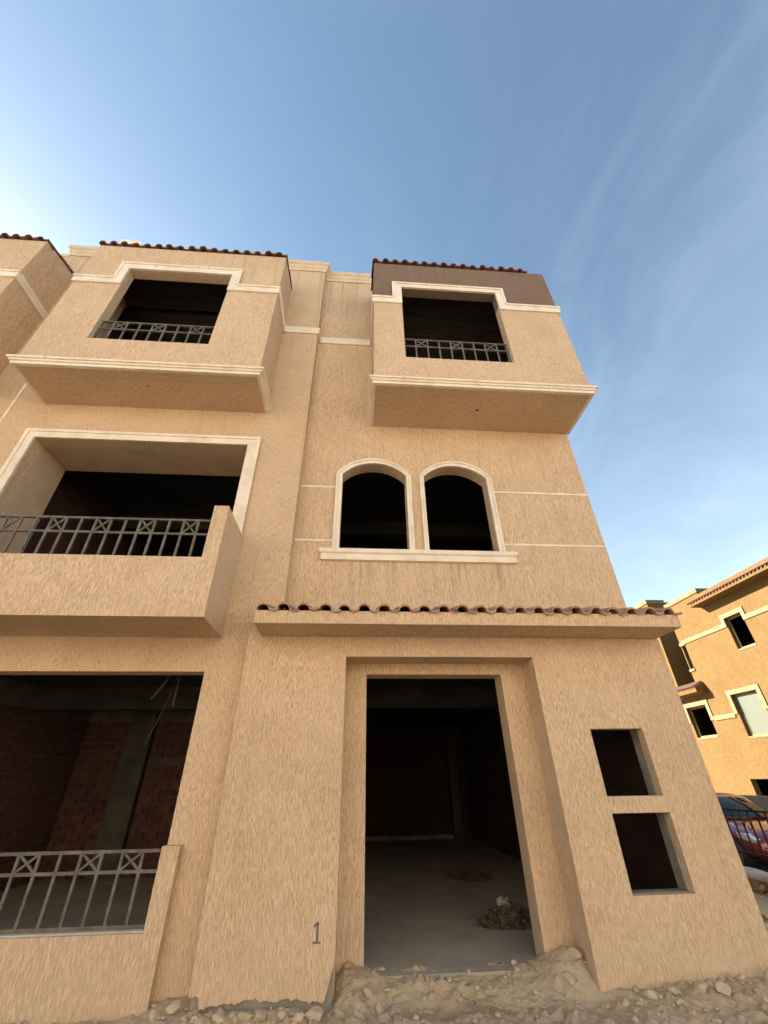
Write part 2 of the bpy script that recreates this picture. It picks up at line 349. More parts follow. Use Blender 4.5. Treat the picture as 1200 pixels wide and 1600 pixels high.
def axis(segs):
    out = []
    for a, b, st in segs:
        n = max(1, round((b-a)/st)); out += [a+(b-a)*i/n for i in range(n)]
    return out+[segs[-1][1]]
gx = axis([(-600, -60, 90), (-60, -10, 10), (-10, -3, .7), (-3, -2.4, .06), (-2.4, 4.6, .017), (4.6, 6.9, .07), (6.9, 12, .85), (12, 15, .4), (15, 18, 1), (18, 60, 8), (60, 600, 90)])
gy = axis([(-600, -60, 90), (-60, -4, 8), (-4, 3.2, .8), (3.2, 4.2, .08), (4.2, 5.2, .017), (5.2, 9.6, .1), (9.6, 60, 6), (60, 600, 90)])
g = G(); nx = len(gx)
g.v = [(x, y, ground_h(x, y)) for y in gy for x in gx]
g.f = [(j*nx+i, j*nx+i+1, (j+1)*nx+i+1, (j+1)*nx+i) for j in range(len(gy)-1) for i in range(nx-1)]
ground = mk('ground', g, 'dirt', smooth=True); tag(ground, kind='structure', label='dry lumpy dirt ground in front of the houses')

# ------------------------------------------------------------------ the beige villa
yM, yL, yP, yD = 5.10, 4.904, 4.743, 5.09
xS, xR, xW = -0.86, 3.667, -5.47
ZB = Z(-1.75)
villa = empty('villa', (0, 5.0, 0), 'unfinished three storey beige villa with brown tiled parapets and dark open windows', 'house')

# storeys: outer walls
lb0, lb1, lby = -5.01, -1.521, 4.147
rb0, rb1, rby = 0.206, 3.692, 4.19
ztl, ztr = Z(8.607), Z(8.72)
arch = [(-.235, .756, -.331, .832), (1.037, 2.042, .969, 2.128)]
az0, azs, azi, azo = Z(2.675), Z(4.003), Z(4.235), Z(4.327)
g = G().wall(xS, xR, Z(1.372), Z(9.62), yM, yM+.2, [(a[0], a[1], az0, azi) for a in arch]+[(rb0+.17, rb1-.19, Z(5.28), Z(8.3))], XZ)
def arc(xa, xb, zs, zt, n=14):
    w = (xb-xa)/2; r = zt-zs; R = (w*w+r*r)/(2*r); cx = (xa+xb)/2; cz = zt-R; th = math.asin(w/R)
    return [(cx+R*math.sin(-th+2*th*i/n), cz+R*math.cos(-th+2*th*i/n)) for i in range(n+1)]
for a in arch:
    pts = arc(a[0], a[1], azs, azi)
    for (xa, za), (xb, zb) in zip(pts, pts[1:]):
        vs = [(xa,yM,za),(xb,yM,zb),(xb,yM,azi),(xa,yM,azi)]; vs += [(x, yM+.2, z) for x, _, z in vs]
        g.add(vs, [(0,1,2,3),(4,7,6,5),(0,4,5,1)])
facade = mk('main_wall', g, 'plaster', villa)
g = G().wall(xW, xS, ZB, Z(9.64), yL, yM, [(-4.838, -1.707, Z(1.56), Z(4.357)), (-5.05, -1.634, Z(-1.38), Z(1.027)), (lb0+.17, lb1-.17, Z(5.28), Z(8.3))], XZ)
leftwall = mk('pier_wall', g, 'plaster', villa, .006)
# portal on the ground floor
holes = [(-.075, 2.06, ZB-1, Z(1.156)), (2.533, 3.112, Z(-.171), Z(.4216)), (2.537, 3.125, Z(-.895), Z(-.305))]
zJ = Z(-1.17)                          # plaster above this line is whole, below it the edge is broken away
g = G().wall(-1.178, xR, zJ, Z(1.377), yP, yP+.11, holes, XZ)
g.box(-1.178, -1.043, yP, yL-.002, Z(1.377), Z(1.43))
portal = mk('portal_wall', g, 'plaster', villa)
g = G().wall(-1.15, xR-.02, ZB-.2, Z(1.37), yP+.11, yP+.24, [(-.175, 2.16, ZB-1, Z(1.256))]+[(h[0]-.004, h[1]+.004, h[2]-.004, h[3]+.004) for h in holes[1:]], XZ)
mk('block_backing', g, 'concrete', villa)
# broken plaster skirts with the concrete footing behind
def skirt(x0, x1, zfun, seed):
    rnd = random.Random(seed); n = int((x1-x0)/.014); bot = []
    z = 0
    for i in range(n+1):
        x = x0+(x1-x0)*i/n; z = z*.7+rnd.uniform(-.009, .009); bot.append((x, zfun(x)+z))
    poly = [(x0, zJ), (x1, zJ)]+bot[::-1]
    return G().extrude(poly, XZ, yP, yP+.024)
def zleft(x):
    z = Z(-1.425)+.010*math.sin(x*7)
    if x < -1.10: z = Z(-1.375)
    if x > -.145: z += (x+.145)*3.3     # the corner is knocked off
    return min(z, zJ-.01)
mk('plaster_skirt', skirt(-1.178, -.078, zleft, 3), 'plaster', portal)
mk('plaster_skirt', skirt(2.063, xR, lambda x: Z(-1.46)+.02*math.sin(x*5), 5), 'plaster', portal)
box('corner_plaster', (2.0605, 2.10, yP+.0245, yP+.11, ZB, zJ-.0004), 'plaster', portal)
for fx in ((-1.165, -.09), (2.101, xR-.012)): box('footing', (fx[0], fx[1], yP+.0245, yP+.11, ZB-.2, zJ-.0005), 'concrete', portal)
# cheeks of the deep door recess, the inner surround and returns
g = G().box(-.175, -.075, yP+.11, yD, ZB, Z(1.156)).box(2.06, 2.16, yP+.11, yD, ZB, Z(1.156)).box(-.175, 2.16, yP+.11, yD, Z(1.156), Z(1.256))
mk('recess_lining', g, 'plaster', portal)
g = G().wall(-.175, 2.16, ZB, Z(1.256), yD+.0005, yD+.25, [(.168, 1.776, ZB-1, Z(1.037))], XZ)
mk('door_surround', g, 'plaster', portal, .006)
box('portal_return', (-1.178, -1.08, yP+.11, yL, ZB, Z(1.377)), 'plaster', portal)
box('portal_return', (xR-.18, xR, yP+.24, yM+.2, ZB, Z(1.372)), 'plaster', portal)
# shell: side, back, slabs, partitions; unseen rear made deep to shade the lane
g = G().box(xR-.2, xR, yM+.2, 22, ZB, Z(9.62)).box(xW, xR-.2, 21.8, 22, ZB, Z(9.62)).box(xW, xW+.12, yM, 21.8, ZB, Z(9.62))
mk('outer_wall', g, 'plaster', villa)
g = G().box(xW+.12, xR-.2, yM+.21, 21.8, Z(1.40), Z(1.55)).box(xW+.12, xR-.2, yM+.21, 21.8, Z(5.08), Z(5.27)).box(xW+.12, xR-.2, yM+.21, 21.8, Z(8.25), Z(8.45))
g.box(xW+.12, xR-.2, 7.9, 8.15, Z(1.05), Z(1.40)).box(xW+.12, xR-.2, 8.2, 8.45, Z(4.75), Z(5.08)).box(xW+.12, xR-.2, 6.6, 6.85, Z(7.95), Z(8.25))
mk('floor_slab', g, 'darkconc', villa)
g = G().box(-1.1, -.95, yM+.25, 21.8, Z(-1.375), Z(1.395)).box(-1.1, -.95, yM+.25, 21.8, Z(1.555), Z(5.075)).box(-1.1, -.95, yM+.25, 21.8, Z(5.275), Z(8.245))
g.box(xW+.12, -1.1, 11, 11.15, Z(1.555), Z(5.075)).box(-.95, xR-.2, 12, 12.15, Z(1.555), Z(5.075)).box(xW+.12, xR-.2, 10, 10.15, Z(5.275), Z(8.245)).box(-.95, xR-.2, 14.09, 14.2, Z(-1.375), Z(1.395))
g.box(xW+.121, xW+.15, yM+.22, 21.7, Z(1.556), Z(5.074)).box(xW+.121, xW+.15, yM+.22, 21.7, Z(5.276), Z(8.244))
g.box(3.40, 3.46, yM+.22, 14.09, Z(-1.375), Z(1.395))
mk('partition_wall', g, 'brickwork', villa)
box('interior_floor', (xW+.12, xR-.2, 4.98, 21.8, 0, Z(-1.38)), 'floor', villa)
box('back_kerb', (-.95, 2.9, 13.95, 14.09, Z(-1.38), Z(-1.28)), 'concrete', villa, .01)
box('column', (2.86, 3.1, 13.8, 14.09, Z(-1.379), Z(1.04)), 'column', villa, .01)
# loggia reveals of the middle storey
g = G().box(-4.96, -4.838, yM, 5.688, Z(1.56), Z(4.357)).box(-1.707, -1.6, yM, 5.688, Z(1.56), Z(4.357)).box(-4.96, -1.6, yM, 5.688, Z(4.357), Z(4.75))
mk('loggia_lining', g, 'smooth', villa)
# cornice and roof
prof = lambda z, a: [(-.02, z-.3), (.02, z-.3), (.028, z-.22), (.045, z-.2), (.055, z-.12), (.08, z-.1), (.085, z), (-.02, z)]
mk('cornice', G().sweep([(xW, yL), (xS, yL), (xS, yM), (xR, yM), (xR, 10)], prof(Z(9.925), 1)), 'trim_tan', villa)
g = G().box(xW, xS-.02, yL+.02, yM+.3, Z(9.63), Z(9.90)).box(xS-.02, xR, yM+.02, yM+.3, Z(9.61), Z(9.90)).box(xR-.3, xR, yM+.3, 21.98, Z(9.615), Z(9.90)).box(xW+.1, xR-.1, yM+.1, 21.9, Z(9.3), Z(9.45))
mk('roof_parapet', g, 'plaster', villa)
box('roof_pier', (-5.68, -5.28, 5.0, 5.3, Z(9.3), Z(10.72)), 'trim', villa, .01)
# string band on the flat walls of the top storey
bandp = lambda out, z0, z1: [(-.015, z0), (out*.75, z0), (out*.8, z0+.09), (out, z0+.1), (out, z1), (-.015, z1)]
zb0, zb1 = Z(7.295), Z(7.462)

# ------------------------------------------------------------------ roof tiles
def tile_mesh(name, w, L, mat, rise=.054, th=.02):
    n = 25; top = []
    for i in range(n+1):
        t = i/n
        z = rise*math.sqrt(max(0, 1-(2*t/.56-1)**2)) if t < .56 else -.014*math.sin(math.pi*(t-.56)/.44)
        top.append((w*(t*1.06-.5), z))
    vs = []
    for y in (0, L):
        for x, z in top: vs.append((x, y, z))
        for x, z in top: vs.append((x, y, z-th))
    m = n+1; fs = []
    for i in range(n):
        fs.append((i, i+1, 2*m+i+1, 2*m+i)); fs.append((m+i, 3*m+i, 3*m+i+1, m+i+1))
        fs.append((i, m+i, m+i+1, i+1)); fs.append((2*m+i, 2*m+i+1, 3*m+i+1, 3*m+i))
    fs += [(0, 2*m, 3*m, m), (n, m+n, 3*m+n, 2*m+n)]
    me = bpy.data.meshes.new(name); me.from_pydata(vs, [], fs)
    bm = bmesh.new(); bm.from_mesh(me); bmesh.ops.recalc_face_normals(bm, faces=bm.faces); bm.to_mesh(me); bm.free()
    me.materials.append(M[mat])
    return me
def tile_row(parent, x0, x1, n, y, z, slope, mat, rows=2, L=.42, rz=0.0, jit=1.0):
    w = (x1-x0)/n; me = tile_mesh('roof_tile', w, L, mat); rnd = random.Random(int(x0*100)+n)
    for r in range(rows):
        for i in range(n):
            d = r*L*.86
            o = inst('tile', me, (x0+w*(i+.5)+rnd.uniform(-.009, .009)*jit, y+d*math.cos(slope)+rnd.uniform(-.012, .012)*jit, z+d*math.sin(slope)+r*.012+rnd.uniform(-.004, .004)*jit),
                     (slope+rnd.uniform(-.02, .02)*jit, rnd.uniform(-.07, .07)*jit, rnd.uniform(-.05, .05)*jit), parent)

# ------------------------------------------------------------------ upper balconies
def trim_front(x0, x1, w0, w1, f0, f1, wz1, fz, y, parent):
    e = .028
    poly = [(x0-e, zb0), (w0, zb0), (w0, wz1), (w1, wz1), (w1, zb0), (x1+e, zb0), (x1+e, zb1), (f1, zb1), (f1, fz), (f0, fz), (f0, zb1), (x0-e, zb1)]
    t = mk('window_trim', G().extrude(poly, XZ, y-.03, y+.01), 'trim', parent, .004)
    g = G(); l = .032; o = .012
    for a, b, c, d in ((x0-e-.014, f0-.0005, zb1-l, zb1+o), (f0-o, f0+l, zb1+o+.0005, fz+o), (f0+l+.0005, f1-l-.0005, fz-l, fz+o), (f1-l, f1+o, zb1+o+.0005, fz+o), (f1+.0005, x1+e+.014, zb1-l, zb1+o)):
        g.box(a, b, y-.046, y-.0301, c, d)
    mk('trim_lip', g, 'trim', t)
def railing(parent, x0, x1, y, zt, zm, zb, n, crosses, w=.024, frame=False, mat='iron', jitter=0):
    g = G().box(x0, x1, y-w*.6, y+w*.6, zt-w, zt).box(x0, x1, y-w*.5, y+w*.5, zm-w, zm)
    if frame: g.box(x0, x1, y-w*.5, y+w*.5, zb, zb+w)
    r = mk('railing', g, mat, parent)
    st = (x1-x0)/n
    for i in range(n+1):
        x = min(max(x0+st*i, x0+w*.5), x1-w*.5)
        mk('bar', G().box(x-w/2, x+w/2, y-w*.42, y+w*.42, zb+(w if frame else 0), zm-w).box(x-w/2, x+w/2, y-w*.42, y+w*.42, zm, zt-w), mat, r)
    for c in crosses:
        xa, xb = x0+st*c+w*.5, x0+st*(c+1)-w*.5
        if xb > x1 or xa < x0: continue
        mk('cross_brace', G().bar((xa, y-.004, zm), (xb, y-.004, zt-w), w*.75).bar((xa, y+.004, zt-w), (xb, y+.004, zm), w*.75), mat, r)
    return r
def upper_balcony(x0, x1, y, yb, w0, w1, wz1, f0, f1, ztop, upper_mat, tx1, ntile, par, mirror_wall=None):
    zs = Z(5.08); wz0 = Z(5.77); fz = Z(7.976)
    slope = math.radians(13); dy = yb-y
    zsplit = zb1-.02 if upper_mat != 'plaster' else ztop
    g = G().wall(x0, x1, zs, min(ztop, zsplit), y, y+.17, [(w0, w1, wz0, wz1)] , XZ)
    if upper_mat != 'plaster':
        pass
    b = mk('balcony', g, 'plaster', par, .006)
    if upper_mat != 'plaster':
        mk('upper_panel', G().wall(x0, x1, zsplit, ztop, y, y+.17, [(w0, w1, wz0, wz1)], XZ), upper_mat, b, .006, label='chocolate brown plaster panel above the window')
    for xa, xb in ((x0, x0+.17), (x1-.17, x1)):
        zz = ztop+dy*math.tan(slope)
        if upper_mat != 'plaster':
            mk('side_wall', G().box(xa, xb, y+.17, yb, zs, zsplit), 'plaster', b)
            mk('upper_panel', G().extrude([(y+.17, zsplit), (yb, zsplit), (yb, zz), (y+.17, ztop+.17*math.tan(slope))], YZ, xa, xb), upper_mat, b)
        else:
            mk('side_wall', G().extrude([(y+.17, zs), (yb, zs), (yb, zz), (y+.17, ztop+.17*math.tan(slope)), (y+.17, ztop)], YZ, xa, xb), 'plaster', b)
    mk('soffit', G().box(x0+.17, x1-.17, y+.17, yb, zs, Z(5.26)), 'plaster', b)
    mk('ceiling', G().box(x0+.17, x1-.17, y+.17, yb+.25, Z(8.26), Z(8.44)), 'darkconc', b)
    z0 = zs-.004
    mk('moulding', G().sweep([(x0, yb), (x0, y), (x1, y), (x1, yb)], [(-.03, z0), (.02, z0), (.025, z0+.045), (.045, z0+.05), (.05, z0+.075), (.072, z0+.082), (.077, z0+.112), (-.03, z0+.112)]), 'trim', b)
    trim_front(x0, x1, w0, w1, f0, f1, wz1, fz, y, b)
    for sx, xx in ((-1, x0), (1, x1)):
        path = [(xx, yb), (xx, y+.012)] if sx < 0 else [(xx, y+.012), (xx, yb)]
        mk('string_band', G().sweep(path, bandp(.036, zb0, zb1+.008)), 'trim', b)
    tr = mk('tile_bed', G().extrude([(y+.02, ztop+.002), (yb, ztop+.002+dy*math.tan(slope)), (yb, ztop+.03+dy*math.tan(slope)), (y+.02, ztop+.02)], YZ, x0+.02, tx1-.02), 'concrete', b)
    tile_row(tr, x0-.03, tx1, ntile, y-.045, ztop+.028, slope, 'tile', rows=2)
    return b
lbal = upper_balcony(lb0, lb1, lby, yL, -4.223, -2.404, Z(7.805), -4.377, -2.244, ztl, 'plaster', lb1+.02, 17, villa)
rbal = upper_balcony(rb0, rb1, rby, yM, .726, 2.548, Z(7.841), .558, 2.696, ztr, 'brown', 3.36, 16, villa)
railing(lbal, -4.223, -2.404, lby+.085, Z(6.335), Z(6.15), Z(5.77), 9, (1, 4, 7))
railing(rbal, .726, 2.548, rby+.085, Z(6.37), Z(6.185), Z(5.77), 9, (1, 4, 7))
mk('string_band', G().sweep([(lb1+.005, yL), (xS, yL), (xS, yM)], bandp(.036, zb0, zb1)), 'trim', villa)
mk('string_band', G().sweep([(xS+.037, yM), (rb0-.037, yM)], bandp(.036, zb0-.001, zb1-.001)), 'trim', villa)
def disc(x, y, z, r): 
    g = G(); n = 14
    g.add([(x+r*math.cos(6.2832*i/n), y+r*.8*math.sin(6.2832*i/n), z-.001) for i in range(n)]+[(x+r*math.cos(6.2832*i/n), y+r*.8*math.sin(6.2832*i/n), z+.05) for i in range(n)], [tuple(range(n))]+[(i, (i+1) % n, n+(i+1) % n, n+i) for i in range(n)]); return g
mk('drain_hole', disc(1.93, 4.63, Z(5.08)-.0015, .026), 'black', rbal)
mk('drain_hole', disc(-3.23, 4.45, Z(5.08)-.0015, .016), 'black', lbal)

# ------------------------------------------------------------------ arched windows, sill and thin lines
for a in arch:
    g = G(); o_ = arc(a[2], a[3], azs, azo); i_ = arc(a[0], a[1], azs, azi)
    O = [(a[2], az0)]+o_+[(a[3], az0)]; I = [(a[0], az0)]+i_+[(a[1], az0)]
    def ribbon(g, A, B, y0, y1):
        n = len(A); vs = [(x, y, z) for y in (y0, y1) for L_ in (A, B) for x, z in L_]
        fs = [(i, n+i, n+i+1, i+1) for i in range(n-1)]+[(2*n+i, 2*n+i+1, 3*n+i+1, 3*n+i) for i in range(n-1)]
        fs += [(i, i+1, 2*n+i+1, 2*n+i) for i in range(n-1)]+[(n+i, 3*n+i, 3*n+i+1, n+i+1) for i in range(n-1)]+[(0, 2*n, 3*n, n), (n-1, 2*n-1, 4*n-1, 3*n-1)]
        g.add(vs, fs)
    ribbon(g, O, I, yM-.035, yM+.004)
    t = mk('arched_window_trim', g, 'trim', villa, .004)
    Om = [(x+(xi-x)*.38, z+(zi-z)*.38) for (x, z), (xi, zi) in zip(O, I)]
    g = G(); ribbon(g, O, Om, yM-.05, yM-.0352); mk('trim_lip', g, 'trim', t, .003)
g = G()
g.sweep([(-.475, yM), (-.475, yM-.045), (2.265, yM-.045), (2.265, yM)], [(-.045, az0-.165), (-.03, az0-.165), (-.022, az0-.13), (-.005, az0-.115), (.0, az0-.075), (.022, az0-.055), (.026, az0), (-.045, az0)])
g.box(-.475, 2.265, yM-.044, yM+.01, az0-.16, az0-.002)
mk('window_sill', g, 'trim', villa)
def lines(zc, x0, x1, nm, sd):
    rnd = random.Random(sd); n = max(2, int((x1-x0)/.09)); top = []; bot = []
    for i in range(n+1):
        x = x0+(x1-x0)*i/n; c = zc+rnd.uniform(-.003, .003); hh = .0165+rnd.uniform(-.004, .004); top.append((x, c+hh)); bot.append((x, c-hh))
    mk(nm, G().extrude(bot+top[::-1], XZ, yM-.008, yM+.01), 'trim', villa)
lines(Z(3.758), xS+.003, -.333, 'joint_strip', 1); lines(Z(3.758), 2.13, xR+.004, 'joint_strip', 2)
lines(Z(2.825), xS+.003, -.333, 'joint_strip', 3); lines(Z(2.825), 2.13, xR+.004, 'joint_strip', 4)

# ------------------------------------------------------------------ canopy over the portal
cx0, cx1, cy = -1.041, 3.655, 4.289
can = mk('canopy', G().extrude([(cy, Z(1.38)), (5.08, Z(1.38)), (5.08, Z(1.735)), (cy, Z(1.52))], YZ, cx0, cx1), 'plaster', villa, .006)
tile_row(can, cx0+.02, cx1+.03, 22, cy-.035, Z(1.535), math.radians(14.5), 'tile_dusty', rows=2, L=.46, jit=1.3)

# ------------------------------------------------------------------ middle loggia: frame, balcony, railing
zf = Z(1.6)
poly = [(-4.98, zf), (-4.838, zf), (-4.838, Z(4.357)), (-1.707, Z(4.357)), (-1.707, zf), (-1.54, zf), (-1.54, Z(4.494)), (-4.98, Z(4.494))]
t = mk('loggia_trim', G().extrude(poly, XZ, yL-.03, yL+.006), 'trim', villa, .004)
g = G(); y0, y1 = yL-.045, yL-.0301
g.box(-4.995, -4.945, y0, y1, zf, Z(4.508)).box(-4.9445, -1.5755, y0, y1, Z(4.462), Z(4.508)).box(-1.575, -1.525, y0, y1, zf, Z(4.508))
mk('trim_lip', g, 'trim', t)
by = 4.166; bx0, bx1 = -5.01, -1.513
zt_, zp_, zs_ = Z(2.746), Z(2.067), Z(1.398)
bal = mk('balcony', G().extrude([(bx0, zs_), (bx1, zs_), (bx1, zt_), (bx1-.168, zt_), (bx1-.168, zp_), (bx0+.168, zp_), (bx0+.168, zt_), (bx0, zt_)], XZ, by, by+.15), 'plaster', villa)
mk('side_wall', G().box(bx0, bx0+.168, by+.15, yL, zs_, zt_), 'plaster', bal)
mk('side_wall', G().box(bx1-.168, bx1, by+.15, yL, zs_, zt_), 'plaster', bal)
mk('soffit', G().box(bx0+.168, bx1-.168, by+.15, yL, Z(1.40), Z(1.56)), 'plaster', bal)
railing(bal, bx1-.168-19*.163, bx1-.168, by+.075, Z(2.585), Z(2.40), Z(2.067), 19, (2, 5, 8, 11, 14, 17))
# ground floor loggia parapet
gy_, gx1 = 4.814, -1.493
par = mk('parapet', G().extrude([(-5.1, ZB-.2), (gx1, ZB-.2), (gx1, Z(-.474)), (gx1-.153, Z(-.474)), (gx1-.153, Z(-1.03)), (-5.1, Z(-1.03))], XZ, gy_, yL-.001), 'plaster', villa)
mk('parapet_core', G().box(-5.04, -1.64, yL-.001, yL+.12, ZB-.2, Z(-1.031)), 'concrete', par)
mk('parapet_top', G().box(-5.05, gx1-.155, gy_+.012, yL+.118, Z(-1.0305), Z(-1.014)), 'cement', par, .006)
railing(par, gx1-.153-18*.1755, gx1-.153, gy_+.075, Z(-.497), Z(-.638), Z(-1.012), 18, (2, 5, 8, 11, 13+1, 16), frame=True, w=.024)
# stencilled house number
one = [(-.264, Z(-1.113)), (-.198, Z(-1.113)), (-.198, Z(-1.101)), (-.220, Z(-1.101)), (-.220, Z(-.985)), (-.234, Z(-.985)), (-.262, Z(-1.006)), (-.256, Z(-1.019)), (-.237, Z(-1.006)), (-.237, Z(-1.101)), (-.264, Z(-1.101))]
mk('house_number', G().extrude(one, XZ, yP-.0025, yP+.003), 'paint1', portal, label='dark stencilled number 1')

# ------------------------------------------------------------------ brick room behind the ground floor railing
def bricks(parent, spans, z0, z1, fn_pos, rz, limit):
    """courses of bricks in running bond, cut at the ends of each span; past the limit they join one mesh"""
    bw, bh, j = .25, .128, .012
    me = mesh_from('brick', G().box(-(bw-j)/2, (bw-j)/2, -.02, .03, -(bh-j)/2, (bh-j)/2), 'brick', (0, 0, 0)); bm = bmesh.new(); bm.from_mesh(me); bmesh.ops.bevel(bm, geom=bm.edges, offset=.004, segments=1, affect='EDGES'); bm.to_mesh(me); bm.free()
    rnd = random.Random(4); rest = G(); items = []; r = 0; z = z0+bh/2
    while z < z1-bh/2+.01:
        for (u0, u1, za, zb) in spans:
            if not za < z < zb: continue
            u = u0-(bw/2 if r % 2 else 0)
            while u < u1:
                a, b = max(u, u0), min(u+bw, u1)
                if b-a > .05: items.append(((a+b)/2, z, b-a))
                u += bw
        z += bh; r += 1
    for c, (u, z, w) in enumerate(items):
        x, y, zz = fn_pos(u, z, rnd.uniform(-.006, .006)); sc = (w-j)/(bw-j)
        if c < limit: inst('brick', me, (x, y, zz), (0, rnd.uniform(-.01, .01), rz+rnd.uniform(-.02, .02)), parent, (sc, 1, 1))
        elif rz: rest.box(x-.03, x+.02, y-(w-j)/2, y+(w-j)/2, zz-(bh-j)/2, zz+(bh-j)/2)
        else: rest.box(x-(w-j)/2, x+(w-j)/2, y-.02, y+.03, zz-(bh-j)/2, zz+(bh-j)/2)
    if rest.v: tag(mk('brick_courses', rest, 'brick', parent), kind='stuff')
zlo, zhi = Z(-1.38), Z(1.05)
bwall = box('back_room_wall', (xW+.12, -1.1, 9.775, 9.95, zlo+.002, Z(1.398)), 'mortar', villa)
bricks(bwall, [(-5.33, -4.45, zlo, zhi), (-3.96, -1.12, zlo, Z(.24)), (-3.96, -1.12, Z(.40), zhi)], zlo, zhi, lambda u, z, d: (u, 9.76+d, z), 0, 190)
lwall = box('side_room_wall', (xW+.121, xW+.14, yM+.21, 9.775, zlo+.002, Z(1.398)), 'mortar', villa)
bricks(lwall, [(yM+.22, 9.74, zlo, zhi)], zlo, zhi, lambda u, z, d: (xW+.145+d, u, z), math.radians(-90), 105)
box('column', (-4.44, -3.97, 9.60, 9.775, zlo+.001, Z(1.39)), 'column', villa, .01)
box('lintel_band', (-3.93, -1.12, 9.745, 9.776, Z(.24), Z(.40)), 'column', villa)
for nm, pts, r_, mt, lab in (('conduit', [(-2.62, 6.45, Z(1.40)), (-2.66, 6.45, Z(1.2)), (-2.80, 6.45, Z(.98))], .016, 'pipe', 'bent pale conduit stub hanging from the ceiling, left of two'),
                        ('conduit', [(-2.50, 6.5, Z(1.40)), (-2.50, 6.5, Z(.90))], .016, 'pipe', 'straight pale conduit stub hanging from the ceiling, right of two'),
                        ('cable', [(-2.52, 6.5, Z(1.4)), (-2.56, 6.5, Z(1.1)), (-2.66, 6.5, Z(.7)), (-2.75, 6.5, Z(.42))], .004, 'wire', 'thin grey cable dangling from the dark ground floor ceiling')):
    o = mk(nm, G().tube(pts, r_), mt, None, 0, True); tag(o, lab, nm)

# ------------------------------------------------------------------ neighbouring house on the left
nb = empty('neighbour_house', (-8, 5, 0), 'adjoining beige house with tiled balcony at the left edge', 'house')
mk('front_wall', G().box(-6.36, xW-.001, yL, yM, ZB-.2, Z(9.64)).box(-27, -6.36, yM, yM+.2, ZB-.2, Z(9.62)).box(-27, xW-.001, yM+.2, 21.9, ZB-.2, Z(9.3)), 'plaster', nb)  # far end stretched out of view to shade the ground on the left
mk('party_strip', G().box(xW-.022, xW+.02, yL-.007, yL+.01, Z(1.7), Z(9.6)), 'trim', nb)
mk('cornice', G().sweep([(-27, yM), (-6.36, yM), (-6.36, yL), (xW-.002, yL)], prof(Z(9.925), 1)), 'trim_tan', nb)
mk('roof_parapet', G().box(-6.36, xW-.001, yL+.02, yM+.3, Z(9.641), Z(9.9)).box(-27, -6.36, yM+.02, yM+.3, Z(9.621), Z(9.9)), 'plaster', nb)
nbal = upper_balcony(-9.46, -5.972, lby, yL, -8.58, -6.76, Z(7.805), -8.74, -6.6, ztl, 'plaster', -5.95, 17, nb)

# ------------------------------------------------------------------ orange house across the side lane
XO = 18.0; ZO = Z(-3.2)
oh = empty('orange_house', (XO+4, 18, ZO), 'sunlit orange house with cream window trim beyond the lane', 'house')
def yz_box(name, x0, x1, y0, y1, z0, z1, mat, par, bevel=0): return box(name, (x0, x1, y0, y1, z0, z1), mat, par, bevel)
wins = [(17.40, 18.41, Z(4.87), Z(6.34)), (21.68, 23.08, Z(1.57), Z(2.99)), (18.45, 19.93, Z(1.40), Z(3.15)), (19.55, 20.86, Z(-2.2), Z(-.20)), (21.45, 21.72, Z(4.72), Z(5.88)), (11.5, 12.9, Z(4.87), Z(6.34)), (12.0, 13.4, Z(1.5), Z(3.0))]
g = G().wall(8, 21.78, ZO, Z(7.95), XO, XO+.28, [w for w in wins if w[1] < 21.8 and w[3] > Z(3.9)]+[w for w in wins if w[3] < Z(3.9)], YZ)
low = mk('lane_wall', g, 'orange', oh)
mk('lane_wall', G().wall(21.78, 25.2, ZO, Z(3.45), XO, XO+.28, [(21.78, 23.08, Z(1.57), Z(2.99))], YZ), 'orange', oh)
mk('gable_wall', G().box(XO+.28, 27, 7.99, 8.25, ZO, Z(7.95)).box(XO+.28, 27, 21.5, 21.78, Z(3.45), Z(7.95)).box(XO+.28, 27, 24.9, 25.2, ZO, Z(3.45)).box(26.7, 27, 8.25, 25, ZO, Z(7.95)), 'orange', oh)
mk('roof_slab', G().box(XO+.28, 26.7, 8.25, 21.5, Z(7.4), Z(7.6)).box(XO+.28, 26.7, 21.5, 25.2, Z(3.2), Z(3.44)).box(XO+.28, 26.7, 8.25, 24.9, Z(.2), Z(.4)).box(XO+.28, 26.7, 8.25, 21.5, Z(3.9), Z(4.1)).box(XO+3, XO+3.2, 8.25, 24.9, ZO, Z(7.4)), 'darkconc', oh)
# raised parapet with cornice
mk('roof_parapet', G().box(XO+.002, 21, 19.25, 21.77, Z(7.95), Z(8.2)), 'orange', oh)
mk('cornice', G().sweep([(XO, 21.78), (XO, 19.25), (21, 19.25)], [(-.02, Z(8.05)), (.05, Z(8.05)), (.08, Z(8.25)), (-.02, Z(8.25))]), 'orange_trim', oh)
# tiled eave
ev = mk('eave', G().extrude([(XO-.62, Z(7.26)), (XO, Z(7.26)), (XO, Z(7.62)), (XO-.62, Z(7.40))], lambda u, z, d: (u, d, z), 8, 19.4), 'orange', oh)
def side_tiles(parent, xa, y0, y1, n, z, slope, mat, rows, L):
    w = (y1-y0)/n; me = tile_mesh('roof_tile_side', w, L, mat, rise=.07); rnd = random.Random(n)
    for r in range(rows):
        for i in range(n):
            d = r*L*.86
            o = inst('tile', me, (xa+d*math.cos(slope), y0+w*(i+.5), z+d*math.sin(slope)+r*.012), (0, 0, 0), parent)
            o.rotation_euler = (Matrix.Rotation(math.radians(-90), 3, 'Z') @ Matrix.Rotation(slope+rnd.uniform(-.02, .02), 3, 'X')).to_euler()
side_tiles(ev, XO-.68, 12.2, 19.42, 36, Z(7.42), math.radians(19), 'tile', 2, .42)
